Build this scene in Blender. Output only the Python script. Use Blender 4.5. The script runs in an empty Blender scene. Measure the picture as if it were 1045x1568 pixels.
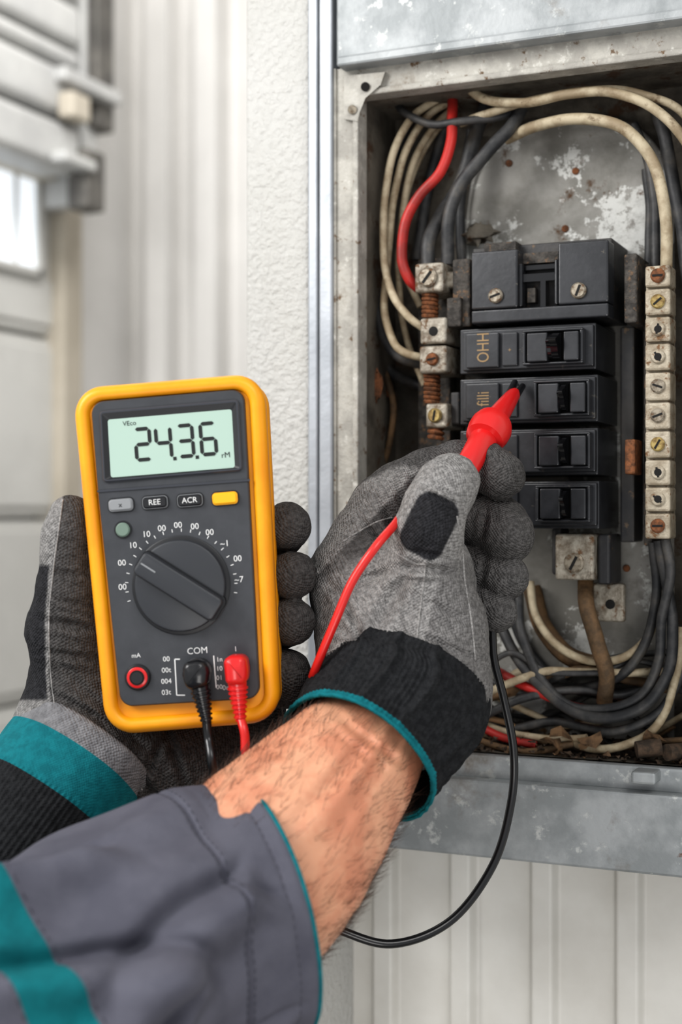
import bpy, math, random
import numpy as np
from mathutils import Vector, Matrix, noise
from mathutils.bvhtree import BVHTree
random.seed(7); rng=np.random.default_rng(7)
scn=bpy.context.scene
scn.view_settings.view_transform='Standard'
try: scn.view_settings.look='Medium High Contrast'
except Exception as e: print('look',e)
scn.view_settings.exposure=-.08
# ------------------------------------------------------------------ survey frame
f=2200.0; PSI=math.radians(24)
Fv=np.array([-math.sin(PSI),math.cos(PSI),0.]); Rv=np.array([math.cos(PSI),math.sin(PSI),0.]); Uv=np.array([0,0,1.])
CX,CY=522.5,783.75
D0=.88
C=np.array([0,0,1.45])-D0*Fv-((780-CX)/f*D0)*Rv
def ray(u,v): return Fv+Rv*(u-CX)/f-Uv*(v-CY)/f
def cam(u,v,z): return C+ray(u,v)*z
def wp(u,v,y):
    d=ray(u,v); return C+d*((y-C[1])/d[1])
def sp(u,v,x):
    d=ray(u,v); return C+d*((x-C[0])/d[0])
def lin(c):
    c=[x/255. for x in c[:3]]
    return tuple([(x/12.92 if x<=.04045 else ((x+.055)/1.055)**2.4) for x in c])+(1.,)
# ------------------------------------------------------------------ materials
def pmat(name,col,col2=None,rough=.5,metal=0.,nscale=20,lo=.4,hi=.6,rust=None,rcol=(96,58,34),rscale=40,
         bump=0.,bscale=300,btype='noise',attr=False,coat=0.,sss=0.,emit=0.,spots=None,scol=(225,225,220),sscale=30,bdist=.001,spec=.5,
         grime=None,gcol=(70,62,54),gscale=9,rw=.07,sw=.06,gw=.18):
    m=bpy.data.materials.new(name); m.use_nodes=True
    nt=m.node_tree; N=nt.nodes; L=nt.links; b=N['Principled BSDF']
    tc=N.new('ShaderNodeTexCoord')
    def nz(scale,detail=6,rg=.6):
        n=N.new('ShaderNodeTexNoise'); n.inputs['Scale'].default_value=scale; n.inputs['Detail'].default_value=detail
        n.inputs['Roughness'].default_value=rg; L.new(tc.outputs['Object'],n.inputs['Vector']); return n.outputs['Fac']
    def rmp(s,a,c):
        r=N.new('ShaderNodeMapRange'); r.inputs['From Min'].default_value=a; r.inputs['From Max'].default_value=c
        L.new(s,r.inputs['Value']); return r.outputs['Result']
    def mix(fac,a,bb,mode='MIX'):
        x=N.new('ShaderNodeMix'); x.data_type='RGBA'; x.blend_type=mode
        if isinstance(fac,(int,float)): x.inputs['Factor'].default_value=fac
        else: L.new(fac,x.inputs['Factor'])
        for s,i in ((a,6),(bb,7)):
            if isinstance(s,tuple): x.inputs[i].default_value=s
            else: L.new(s,x.inputs[i])
        return x.outputs[2]
    if attr:
        a=N.new('ShaderNodeAttribute'); a.attribute_name='Col'; cur=a.outputs['Color']
        cur=mix(rmp(nz(nscale,3),lo,hi),cur,mix(1.,cur,lin(col2 or (215,215,215)),'MULTIPLY'))
    else:
        cur=lin(col)
        if col2: cur=mix(rmp(nz(nscale),lo,hi),lin(col),lin(col2))
    if spots is not None: cur=mix(rmp(nz(sscale,8,.7),spots,spots+sw),cur,lin(scol))
    if grime is not None: cur=mix(rmp(nz(gscale,9,.72),grime,grime+gw),cur,lin(gcol))
    if rust is not None:
        rf=rmp(nz(rscale,9,.7),rust,rust+rw); cur=mix(rf,cur,lin(rcol))
        rr=N.new('ShaderNodeMapRange'); L.new(rf,rr.inputs['Value']); rr.inputs['To Min'].default_value=rough; rr.inputs['To Max'].default_value=.9
        L.new(rr.outputs['Result'],b.inputs['Roughness'])
        mm=N.new('ShaderNodeMapRange'); L.new(rf,mm.inputs['Value']); mm.inputs['To Min'].default_value=metal; mm.inputs['To Max'].default_value=0
        L.new(mm.outputs['Result'],b.inputs['Metallic'])
    else:
        b.inputs['Roughness'].default_value=rough; b.inputs['Metallic'].default_value=metal
    if isinstance(cur,tuple): b.inputs['Base Color'].default_value=cur
    else: L.new(cur,b.inputs['Base Color'])
    b.inputs['Specular IOR Level'].default_value=spec
    b.inputs['Coat Weight'].default_value=coat
    if sss:
        b.inputs['Subsurface Weight'].default_value=sss; b.inputs['Subsurface Radius'].default_value=(1,.35,.2); b.inputs['Subsurface Scale'].default_value=.004
    if emit:
        b.inputs['Emission Color'].default_value=lin(col); b.inputs['Emission Strength'].default_value=emit
    if bump:
        bp=N.new('ShaderNodeBump'); bp.inputs['Strength'].default_value=bump; bp.inputs['Distance'].default_value=bdist
        if btype=='knit':
            mp=N.new('ShaderNodeMapping'); mp.inputs['Rotation'].default_value=(.3,.6,.5); L.new(tc.outputs['Object'],mp.inputs['Vector'])
            v=N.new('ShaderNodeTexVoronoi'); v.inputs['Scale'].default_value=bscale; v.inputs['Randomness'].default_value=.3
            L.new(mp.outputs['Vector'],v.inputs['Vector'])
            inv=N.new('ShaderNodeMath'); inv.operation='SUBTRACT'; inv.inputs[0].default_value=1.; L.new(v.outputs['Distance'],inv.inputs[1])
            ad=N.new('ShaderNodeMath'); ad.operation='MULTIPLY_ADD'; L.new(nz(90,2),ad.inputs[0]); ad.inputs[1].default_value=.5; L.new(inv.outputs[0],ad.inputs[2])
            L.new(ad.outputs[0],bp.inputs['Height'])
        elif btype=='two':
            ad=N.new('ShaderNodeMath'); ad.operation='MULTIPLY_ADD'; L.new(nz(bscale,3),ad.inputs[0]); ad.inputs[1].default_value=.35; L.new(nz(bscale*.12,3),ad.inputs[2])
            L.new(ad.outputs[0],bp.inputs['Height'])
        else: L.new(nz(bscale,4),bp.inputs['Height'])
        L.new(bp.outputs['Normal'],b.inputs['Normal'])
    return m
galv=pmat('galvanised_steel',(136,140,141),(162,165,166),.5,.3,30,rust=.67,rscale=50,bump=.3,bscale=120,spots=.585,scol=(182,184,182),sscale=70,grime=.59,gcol=(104,94,82),gscale=14)
galv_trim=pmat('galvanised_trim_steel',(150,154,159),(168,172,177),.42,.4,15,bump=.15,bscale=200)
frame_m=pmat('weathered_frame_paint',(154,151,144),(178,175,167),.65,.1,60,lo=.42,hi=.58,rust=.585,rcol=(104,84,64),rscale=110,bump=.7,bscale=260,spots=.58,scol=(196,194,187),sscale=120,grime=.56,gcol=(104,94,80),gscale=30)
inner_m=pmat('dirty_enclosure_steel',(84,79,71),(112,106,96),.78,.1,30,rust=.545,rcol=(70,50,34),rscale=45,bump=.8,bscale=200,grime=.50,gcol=(42,36,30),gscale=12)
back_m=pmat('mottled_backplate_steel',(118,116,110),(146,144,139),.6,.15,22,lo=.42,hi=.58,rust=.61,rcol=(84,62,44),rscale=34,bump=.5,bscale=150,spots=.52,scol=(192,192,188),sscale=30,grime=.54,gcol=(64,55,46),gscale=11,sw=.03)
white_tex=pmat('orange_peel_white_paint',(196,195,191),(190,189,184),.36,0,8,bump=1.,bscale=200,bdist=.003)
siding_m=pmat('painted_white_siding',(216,214,208),(200,197,190),.5,0,12,lo=.35,hi=.7,bump=.15,bscale=150)
backwall_m=pmat('white_corrugated_paint',(216,214,211),(206,204,201),.55,0,3)
door_m=pmat('garage_door_paint',(206,205,201),(196,195,191),.6,0,4)
beige_m=pmat('door_jamb_beige',(186,178,164),(174,166,152),.6,0,6)
slat_m=pmat('shutter_aluminium',(194,194,192),(180,180,179),.5,.1,8)
dgrey_m=pmat('bracket_dark_steel',(88,86,83),(112,109,104),.55,.2,20)
floor_m=pmat('concrete_floor',(120,118,114),(142,140,135),.8,0,6,bump=.3,bscale=40)
bkr_m=pmat('black_bakelite',(38,39,42),(50,51,54),.27,0,50,bump=.06,bscale=300,spots=.64,scol=(104,98,88),sscale=120,spec=.65)
bkr2_m=pmat('dusty_black_bakelite',(42,42,44),(62,60,58),.5,0,40,bump=.2,bscale=300,rust=.60,rcol=(112,96,80),rscale=110)
hand_m=pmat('glossy_black_handle',(22,22,24),None,.14,0,coat=.5)
lug_m=pmat('lug_aluminium',(164,158,146),(122,113,100),.5,.35,140,rust=.55,rcol=(100,74,50),rscale=150,bump=.6,bscale=400,grime=.54,gcol=(74,60,46),gscale=70)
bar_m=pmat('neutral_bar_metal',(174,165,148),(144,133,115),.5,.25,110,rust=.56,rcol=(112,84,58),rscale=140,bump=.6,bscale=400,grime=.55,gcol=(82,68,52),gscale=60)
darkbar_m=pmat('corroded_dark_bar',(84,80,75),(54,51,48),.7,.2,200,bump=1.,bscale=500,rust=.55,rcol=(116,94,74),rscale=220)
screw_m=pmat('screw_steel',(160,151,136),(104,94,80),.42,.5,300,rust=.56,rcol=(104,74,50),rscale=300)
brass_m=pmat('brass_screw',(174,154,100),(124,102,64),.42,.5,300)
hole_m=pmat('dark_recess',(18,16,14),None,.8)
rust_m=pmat('rusty_thread',(134,86,54),(88,58,38),.7,.3,300,bump=.5,bscale=500)
wire_w=pmat('aged_white_insulation',(180,168,144),(142,127,103),.62,0,70,bump=.4,bscale=200,rust=.59,rcol=(96,78,58),rscale=90,rw=.12,grime=.55,gcol=(108,92,70),gscale=40)
wire_b=pmat('black_insulation',(42,43,45),(72,71,70),.55,0,60,bump=.3,bscale=200,grime=.56,gcol=(98,90,78),gscale=60,gw=.25)
wire_br=pmat('brown_cloth_cable',(120,94,66),(84,68,50),.75,0,90,bump=.6,bscale=500)
wire_r=pmat('red_insulation',(180,44,38),(134,38,32),.48,0,40)
lead_r=pmat('red_test_lead_silicone',(206,38,34),None,.35,0,coat=.2)
lead_b=pmat('black_test_lead_silicone',(20,20,22),None,.3,0,coat=.2)
debris_m=pmat('rust_flakes_dirt',(86,70,56),(54,46,38),.9,0,160,bump=.6,bscale=300)
leaf_m=pmat('dry_leaf_brown',(118,92,66),(80,62,44),.85,0,160,bump=.6,bscale=300)
holster_m=pmat('amber_rubber_holster',(240,163,24),(232,150,18),.42,0,20,bump=.12,bscale=900,bdist=.0004)
mface_m=pmat('meter_charcoal_plastic',(62,64,68),(56,58,62),.5,0,60,bump=.25,bscale=1500,bdist=.0003)
mdial_m=pmat('dial_black_plastic',(52,54,58),None,.4,0,bump=.2,bscale=1500,bdist=.0003)
mdark_m=pmat('meter_black_plastic',(28,29,32),None,.45,0)
bezel_m=pmat('meter_bezel_plastic',(62,64,70),None,.3,0)
lcd_m=pmat('lcd_glass_green_grey',(166,188,176),None,.2,0,coat=.3,emit=.08)
ink_m=pmat('lcd_black_segment',(24,28,28),None,.5)
label_m=pmat('white_print',(222,222,220),None,.6)
btn_g=pmat('grey_button',(136,138,140),None,.5); btn_y=pmat('yellow_button',(240,176,28),None,.45); btn_gr=pmat('green_grey_button',(110,128,116),None,.5)
redpl_m=pmat('red_plug_plastic',(206,36,36),None,.28,0,coat=.15); blkpl_m=pmat('black_plug_plastic',(24,24,26),None,.28,0,coat=.15)
orange_lbl=pmat('aged_print',(150,124,86),None,.6)
glove_m=pmat('knit_glove_fabric',(128,128,128),(205,205,205),.88,0,420,attr=True,bump=1.,bscale=720,btype='knit',bdist=.0016,spec=.22)
skin_m=pmat('skin',(212,158,128),(196,134,106),.48,0,45,bump=.45,bscale=700,btype='two',bdist=.0013,sss=.12,spec=.35)
hair_m=pmat('arm_hair_brown',(64,42,28),None,.6)
cuffb_m=pmat('black_ribbed_knit',(30,31,33),(42,43,45),.9,0,300,bump=.7,bscale=900,btype='knit',bdist=.0007,spec=.2)
teal_m=pmat('teal_knit_band',(20,112,120),(14,98,106),.85,0,200,bump=.6,bscale=900,btype='knit',bdist=.0006,spec=.2)
rim_m=pmat('grey_glove_rim',(132,132,134),(112,112,114),.9,0,200,bump=.9,bscale=750,btype='knit',bdist=.0012,spec=.2)
sleeve_m=pmat('grey_coverall_twill',(96,96,106),(86,86,96),.85,0,30,bump=.6,bscale=1100,bdist=.0009,spec=.2)
sleeve_teal=pmat('teal_sleeve_stripe',(20,112,118),(16,98,104),.8,0,60,bump=.5,bscale=1100,bdist=.0008,spec=.2)
thread_m=pmat('stitch_thread',(62,62,70),None,.9)
gthread_m=pmat('glove_seam_thread',(158,156,154),(116,114,112),.9,0,900)
# ------------------------------------------------------------------ mesh builder
def empty(name,loc):
    e=bpy.data.objects.new(name,None); e.empty_display_size=.02; scn.collection.objects.link(e); e.location=Vector(loc); return e
def parent(o,e,inv=True):
    o.parent=e
    if inv: o.matrix_parent_inverse=Matrix.Translation(e.location).inverted()
class MB:
    def __init__(s): s.v=[];s.f=[];s.m=[];s.mats=[]
    def mi(s,mat):
        if mat not in s.mats: s.mats.append(mat)
        return s.mats.index(mat)
    def add(s,vs,fs,mat):
        n=len(s.v); s.v+= [tuple(map(float,p)) for p in vs]; k=s.mi(mat)
        for q in fs: s.f.append([n+int(i) for i in q]); s.m.append(k)
    def box(s,x0,x1,y0,y1,z0,z1,mat):
        vs=[(x,y,z) for x in (x0,x1) for y in (y0,y1) for z in (z0,z1)]
        s.add(vs,[(0,1,3,2),(4,6,7,5),(0,4,5,1),(2,3,7,6),(0,2,6,4),(1,5,7,3)],mat)
    def make(s,name,par=None,bevel=0,seg=2,smooth=False,ang=35,inv=True,matrix=None):
        me=bpy.data.meshes.new(name); me.from_pydata(s.v,[],s.f); 
        for m in s.mats: me.materials.append(m)
        me.polygons.foreach_set('material_index',s.m)
        if smooth: me.polygons.foreach_set('use_smooth',[True]*len(s.f)); me.update(); me.set_sharp_from_angle(angle=math.radians(ang))
        me.update()
        o=bpy.data.objects.new(name,me); scn.collection.objects.link(o)
        if bevel:
            b=o.modifiers.new('bev','BEVEL'); b.width=bevel; b.segments=seg; b.limit_method='ANGLE'
        if matrix is not None: o.matrix_world=matrix
        if par: parent(o,par,inv)
        return o
def cr(pts,n=10):
    P=[np.array(p,float) for p in pts]; P=[2*P[0]-P[1]]+P+[2*P[-1]-P[-2]]; out=[]
    for i in range(1,len(P)-2):
        a,b,c,d=P[i-1:i+3]
        for k in range(n):
            t=k/n; out.append(.5*((2*b)+(-a+c)*t+(2*a-5*b+4*c-d)*t*t+(-a+3*b-3*c+d)*t**3))
    out.append(P[-2]); return np.array(out)
def frames(p):
    T=np.gradient(p,axis=0); T/=np.linalg.norm(T,axis=1)[:,None]+1e-12
    n=np.cross(T[0],[0,0,1.]); 
    if np.linalg.norm(n)<.1: n=np.cross(T[0],[1.,0,0])
    n/=np.linalg.norm(n); Ns=[];Bs=[]
    for t in T:
        n=n-t*np.dot(n,t); n/=np.linalg.norm(n); Ns.append(n); Bs.append(np.cross(t,n))
    return T,np.array(Ns),np.array(Bs)
def grid_faces(nr,ns,closed=True):
    fs=[]
    for i in range(nr-1):
        for j in range(ns if closed else ns-1):
            k=(j+1)%ns; fs.append((i*ns+j,i*ns+k,(i+1)*ns+k,(i+1)*ns+j))
    return fs
def tube(mb,pts,r,mat,n=8,ns=12,raw=False,caps=True):
    p=np.array(pts,float) if raw else cr(pts,n)
    T,N_,B=frames(p); rr=np.full(len(p),r) if np.isscalar(r) else np.interp(np.linspace(0,1,len(p)),np.linspace(0,1,len(r)),r)
    a=np.linspace(0,2*np.pi,ns,endpoint=False)
    vs=(p[:,None,:]+rr[:,None,None]*(N_[:,None,:]*np.cos(a)[None,:,None]+B[:,None,:]*np.sin(a)[None,:,None])).reshape(-1,3)
    fs=grid_faces(len(p),ns)
    if caps: fs+= [list(range(ns))[::-1],[(len(p)-1)*ns+i for i in range(ns)]]
    mb.add(vs,fs,mat)
def cyl(mb,a,b,ra,rb,mat,ns=24): tube(mb,[a,(np.array(a)+np.array(b))/2,b],[ra,(ra+rb)/2,rb],mat,ns=ns,raw=True)
def wx(u,y): return wp(u,CY,y)[0]
def wz(v,u,y): return wp(u,v,y)[2]
def wbox(mb,u0,u1,v0,v1,y0,y1,mat,uref=None):
    ur=(u0+u1)/2 if uref is None else uref
    mb.box(wx(u0,y0),wx(u1,y0),y0,y1,wz(v1,ur,y0),wz(v0,ur,y0),mat)
def sbox(mb,u0,u1,v0,v1,x,dx,mat,uref=50):
    y0=sp(u0,CY,x)[1]; y1=sp(u1,CY,x)[1]; z0=sp(uref,v1,x)[2]; z1=sp(uref,v0,x)[2]
    mb.box(x-dx,x,min(y0,y1),max(y0,y1),z0,z1,mat)
# ------------------------------------------------------------------ ROOM
BY=1.5
d=ray(205,CY); t=(BY-C[1])/d[1]; XL=(C+d*t)[0]
def corr(name,x0,x1,y,z0,z1,period,depth,mat,thick,duty=.62,ramp=.08,off=0):
    prof=[]; x=x0-off
    while x<x1:
        for fr,dd in ((0,0),(duty,0),(duty+ramp,-depth),(1-ramp,-depth)): prof.append((x+fr*period,y+dd))
        x+=period
    prof=[(min(max(a,x0),x1),b) for a,b in prof]
    prof=[prof[0]]+[q for p_,q in zip(prof,prof[1:]) if q!=p_]
    n=len(prof); vs=[];fs=[]
    for a,b in prof: vs+=[(a,b,z0),(a,b,z1)]
    for i in range(n-1): fs.append((2*i,2*i+2,2*i+3,2*i+1))
    mb=MB(); mb.add(vs,fs,mat); mb.box(x0,x1,y+.002,y+thick,z0,z1,mat)
    return mb.make(name,bevel=.0015)
XP=wx(375,0); XT=wx(478,0)
corr('wall_back',XL,1.6,BY,0,2.9,.105,.045,backwall_m,.1,duty=.42,ramp=.08)
mb=MB(); mb.box(XL-.1,XL,-1.2,BY+.1,0,2.9,backwall_m); mb.make('wall_left')
corr('wall_right',XT-.01,1.6,.068,0,2.9,.056,.008,siding_m,.09,duty=.66,ramp=.05,off=.012)
mb=MB(); mb.box(XL-.1,1.6,-1.6,BY+.1,-.05,0,floor_m); mb.make('floor')
mb=MB(); mb.box(XL-.1,1.6,-.2,BY+.1,2.9,2.95,backwall_m); mb.make('ceiling')
mb=MB(); mb.box(XP,XT,0,.16,0,2.9,white_tex); mb.make('trim_1',bevel=.004,seg=3)
mb=MB(); zb=wz(1292,500,-.01)
mb.box(XT+.0005,wx(487,-.008),-.008,.06,zb,2.9,galv_trim); mb.box(wx(487,-.012)+.0005,wx(509,-.012),-.012,.06,zb,2.9,galv_trim)
mb.box(wx(509,-.006)+.0005,wx(516,-.006),-.006,.06,zb,2.9,galv_trim)
mb.make('trim_2',bevel=.0015)
gd=empty('garage_door',sp(50,700,XL+.03)); mb=MB()
xd=XL+.04
for a,b in ((262,508),(516,790),(797,1070),(1077,1500)):
    sbox(mb,-260,98,a,b,xd,.035,door_m)
    sbox(mb,-240,88,a+14 if a!=262 else 425,b-14,xd+.006,.006,door_m)
mb.make('door_sections',gd,bevel=.006,seg=3)
mb=MB(); sbox(mb,98,128,240,1500,xd+.03,.065,beige_m); sbox(mb,-260,128,236,262,xd+.05,.08,beige_m); mb.make('door_frame',gd,bevel=.006)
mb=MB(); sbox(mb,-260,128,-200,232,xd+.04,.035,dgrey_m)
for a,b in ((-120,-40),(-30,34),(44,72),(80,156),(166,240)):
    sbox(mb,-260,126,a,b,xd+.12,.078,slat_m)
mb.make('rolled_shutter_slats',gd,bevel=.016,seg=4)
mb=MB()
sbox(mb,128,150,-150,285,xd+.10,.10,slat_m); sbox(mb,150,176,-150,150,xd+.12,.12,dgrey_m); sbox(mb,100,188,74,98,xd+.14,.03,slat_m)
sbox(mb,134,162,190,288,xd+.14,.04,dgrey_m); sbox(mb,100,150,208,226,xd+.15,.03,slat_m); sbox(mb,112,140,108,150,xd+.15,.03,beige_m)
mb.make('door_track_brackets',gd,bevel=.005)
wn=pmat('bright_daylight_glass',(236,242,248),None,.2,emit=.75)
mb=MB(); sbox(mb,-200,62,264,412,xd+.012,.01,wn); sbox(mb,25,29,264,412,xd+.018,.012,door_m)
for a,b,c,e in ((-210,68,408,420),(-210,68,262,268),(60,68,262,420)): sbox(mb,a,b,c,e,xd+.02,.016,door_m)
mb.make('window_1',gd,bevel=.002)
# ------------------------------------------------------------------ ELECTRICAL PANEL
YB=.056
ep=empty('electrical_panel',wp(850,620,0))
UR=850
xo0,xi0=wx(516,-.004),wx(553,-.004); xi1=wx(1085,0); xo1=wx(1120,0)
zt_o=wz(66,UR,0); zt_i=wz(114,UR,0); zb_i=wz(1160,UR,0); zb_o=wz(1205,UR,0)
mb=MB()
mb.box(xo0,xi0,-.008,.004,zb_o,zt_o,frame_m); mb.box(xi1,xo1,-.008,.004,zb_o,zt_o,frame_m)
mb.box(xi0-.0005,xi1+.0005,-.0077,.004,zt_i,zt_o-.0005,frame_m)
mb.box(xi0-.003,xi0+.001,-.011,.004,zb_i,zt_i,frame_m); mb.box(xi0,xi1,-.010,.004,zt_i-.001,zt_i+.003,frame_m)
mb.box(xo0,xo0+.002,-.010,.004,zb_i,zt_o,frame_m)
mb.make('front_frame',ep,bevel=.0012)
mb=MB(); g=[(527,116),(590,110),(583,130),(560,150),(551,172),(548,186),(527,182)]
vs=[wp(a,b,-.0115) for a,b in g]+[wp(a,b,-.008) for a,b in g]; n=len(g)
mb.add(vs,[list(range(n))[::-1],list(range(n,2*n))]+[(i,(i+1)%n,n+(i+1)%n,n+i) for i in range(n)],frame_m)
for a,b in ((560,133),(540,168)): cyl(mb,wp(a,b,-.0135),wp(a,b,-.0105),.0026,.0030,hole_m if a==560 else screw_m)
mb.make('corner_gusset',ep)
mb=MB()
mb.box(xi0-.002,xi0,.004,YB,zb_i,zt_i,inner_m); mb.box(xi1,xi1+.002,.004,YB,zb_i,zt_i,inner_m)
mb.box(xi0-.002,xi1+.002,.004,YB,zt_i,zt_i+.002,inner_m); mb.box(xi0-.002,xi1+.002,-.002,YB,zb_i-.002,zb_i,inner_m)
mb.box(xi0-.002,xi1+.002,YB,YB+.003,zb_i,zt_i,inner_m)
mb.make('enclosure_box',ep)
mb=MB()
pl=[(700,1130),(700,330),(712,262),(745,212),(800,186),(900,178),(960,190),(1002,235),(1018,310),(1018,1130)]
pl=[(a+14,b) for a,b in pl]
vs=[wp(a,b,YB-.006) for a,b in pl]+[wp(a,b,YB-.001) for a,b in pl]; n=len(pl)
mb.add(vs,[list(range(n)),list(range(n,2*n))[::-1]]+[(i,(i+1)%n,n+(i+1)%n,n+i) for i in range(n)],back_m)
for a,b in ((882,262),(866,350),(905,905),(960,870),(780,250)): cyl(mb,wp(a,b,YB-.0075),wp(a,b,YB-.004),.0022,.0024,rust_m)
tube(mb,[wp(a+14,b,YB-.007) for a,b in ((702,400),(702,335),(714,268),(747,218),(802,192),(900,184),(958,197),(998,240),(1012,312),(1012,420))],.0016,back_m,n=8)
mb.make('mounting_back_plate',ep,bevel=.001)
mb=MB()
zl0=wz(60,UR,-.006); 
mb.box(wx(515,-.016),xo1,-.016,.058,zl0,wz(-420,UR,-.006),galv)
mb.box(wx(515,-.020),xo1,-.020,-.004,zl0-.003,zl0+.0035,galv)
mb.make('upper_cover',ep,bevel=.0015)
mb=MB()
mb.box(wx(560,-.004),xo1,-.008,.004,wz(1200,UR,-.004),zb_i,galv)
mb.box(wx(560,-.014),xo1,-.018,-.002,wz(1322,UR,-.014),wz(1202,UR,-.014),galv)
mb.box(wx(560,-.014),xo1,-.004,.06,wz(1324,UR,-.014),wz(1312,UR,-.014),galv)
mb.box(wx(968,-.020),wx(1006,-.020),-.023,-.005,wz(1200,987,-.020),wz(1181,987,-.020),galv)
mb.make('lower_flange',ep,bevel=.0016)
def screw(mb,u,v,y,r,mat=screw_m,h=.0025,slot=True,ang=.5):
    c=wp(u,v,y); cyl(mb,c,c+np.array([0,-h*.6,0]),r,r,mat,20); cyl(mb,c+np.array([0,-h*.6,0]),c+np.array([0,-h,0]),r,r*.8,mat,20)
    if slot:
        for aa in (ang,):
            dx=np.array([math.cos(aa),0,math.sin(aa)])*r*.72; q=c+np.array([0,-h-.0001,0]); w=np.array([-math.sin(aa),0,math.cos(aa)])*r*.14
            b_=np.array([0,-.0002,0])
            vs=[q-dx-w,q+dx-w,q+dx+w,q-dx+w]; vs=vs+[p+b_ for p in vs]
            mb.add(vs,[(4,5,6,7),(0,1,5,4),(1,2,6,5),(2,3,7,6),(3,0,4,7)],hole_m)
def text(mb,s,mat,size,fn,align='CENTER',ang=0,ext=.0):
    cu=bpy.data.curves.new('t','FONT'); cu.body=s; cu.size=size; cu.align_x='CENTER'; cu.align_y='CENTER'; cu.resolution_u=3
    o=bpy.data.objects.new('t',cu); scn.collection.objects.link(o); bpy.context.view_layer.update()
    me=bpy.data.meshes.new_from_object(o.evaluated_get(bpy.context.evaluated_depsgraph_get()))
    ca,sa=math.cos(ang),math.sin(ang)
    mb.add([fn(v.co.x*ca-v.co.y*sa,v.co.x*sa+v.co.y*ca) for v in me.vertices],[list(p.vertices) for p in me.polygons],mat)
    bpy.data.objects.remove(o); bpy.data.curves.remove(cu); bpy.data.meshes.remove(me)
mbk=MB(); R_=830
wbox(mbk,724,938,372,492,.008,.05,bkr2_m,R_)
wbox(mbk,722,793,378,468,-.008,.008,bkr_m,R_); wbox(mbk,855,932,374,468,-.008,.008,bkr_m,R_); wbox(mbk,722,932,469,490,-.007,.008,bkr_m,R_)
wbox(mbk,793,800,400,468,-.003,.008,bkr_m,R_); wbox(mbk,849,855,398,468,-.003,.008,bkr_m,R_)
o=mbk.make('main_circuit_breaker',None,bevel=.0020,seg=3); main=o
mb=MB(); screw(mb,760,453,-.008,.0046,ang=.3); screw(mb,887,445,-.008,.0048,ang=1.2)
wbox(mb,805,850,405,412,.002,.008,hand_m,R_); wbox(mb,798,852,418,430,-.001,.006,hand_m,R_); wbox(mb,828,836,430,470,-.001,.006,hand_m,R_); wbox(mb,742,790,366,380,-.0,.02,darkbar_m,R_)
wbox(mb,795,855,386,402,.004,.010,darkbar_m,R_); wbox(mb,808,820,440,462,.002,.008,darkbar_m,R_)
parent_o=mb.make('screws_and_link',None,smooth=True); parent_o.parent=main
def bx(name,v0,v1,hu0,hu1,label,u1=913):
    b=MB(); R_=810
    wbox(b,705,u1,v0,v1,-.001,.05,bkr_m,R_)
    wbox(b,709,u1-4,v0+3,v1-5,-.0055,-.001,bkr_m,R_)
    wbox(b,714,764,v0+7,v1-9,-.0085,-.0055,bkr_m,R_); wbox(b,769,793,v0+8,v1-10,-.0072,-.0055,bkr_m,R_)
    a0,a1,c0,c1=hu0-3,hu1+3,v0+6,v1-10
    wbox(b,a0,a1,c0,c0+4,-.0125,-.0055,bkr_m,R_); wbox(b,a0,a1,c1-4,c1,-.0125,-.0055,bkr_m,R_)
    wbox(b,a0,a0+5,c0+3,c1-3,-.0123,-.0055,bkr_m,R_); wbox(b,a1-5,a1,c0+3,c1-3,-.0123,-.0055,bkr_m,R_)
    wbox(b,hu0+4,hu0+35,v0+11,v1-15,-.0150,-.0055,bkr_m,R_); wbox(b,hu1-27,hu1-4,v0+11,v1-15,-.0150,-.0055,bkr_m,R_)
    o=b.make(name,None,bevel=.0010,seg=3)
    h=MB(); xa=wx(hu0+37,-.01); xb=wx(hu1-29,-.01); zc=wz((v0+v1)/2-2,R_,-.01); hh=.0086
    h.box(xa-.0005,xb+.0005,-.0062,-.0056,zc-hh,zc+hh,hole_m)
    xm=xa+(xb-xa)*.42
    for x0,x1,am in ((xa+.0004,xm-.0003,.0085),(xm+.0003,xb-.0004,.0125)):
        arc=[(-.0064-am*(max(math.cos(t),0)**.6)*(1+.4*math.exp(-((t-.35)/.3)**2)),zc+hh*.95*math.sin(t)) for t in np.linspace(-1.55,1.55,26)]
        n=len(arc); vs=[(x,y,z) for x in (x0,x1) for y,z in arc]
        h.add(vs,[(i,n+i,n+i+1,i+1) for i in range(n-1)]+[list(range(n)),list(range(n,2*n))[::-1]],hand_m)
    ho=h.make('rocker_handle',None,smooth=True,ang=40); ho.parent=o
    l=MB()
    if label:
        c=wp(741,(v0+v1)/2-2,-.0086)
        text(l,label,orange_lbl,.0088,lambda a,b_:c+np.array([a*1.25,-.0001,b_*.92]),ang=math.pi/2)
    c2=wp(781,(v0+v1)/2+2,-.0073); text(l,'+',orange_lbl,.004,lambda a,b_:c2+np.array([a,-.0001,b_]))
    lo=l.make('printed_label',None); lo.parent=o
    return o
bx('circuit_breaker',499,569,803,890,'OHH'); bx('circuit_breaker.001',577,648,820,900,'filli',916)
bx('circuit_breaker.002',657,728,821,901,'',916); bx('circuit_breaker.003',737,809,823,901,'',918)
bs=empty('terminal_lug_assembly',wp(665,530,.01))
mb=MB()
wbox(mb,693,720,396,500,.002,.045,darkbar_m); wbox(mb,956,976,388,494,.0,.045,darkbar_m); wbox(mb,950,972,500,830,.02,.045,bkr2_m); wbox(mb,957,973,672,726,-.0,.02,rust_m)
wbox(mb,684,706,455,500,-.002,.03,darkbar_m); wbox(mb,690,704,600,650,.005,.04,bkr2_m)
wbox(mb,640,690,395,800,.035,.045,darkbar_m)
mb.make('support_bars',bs,bevel=.0012)
mb=MB()
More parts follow.
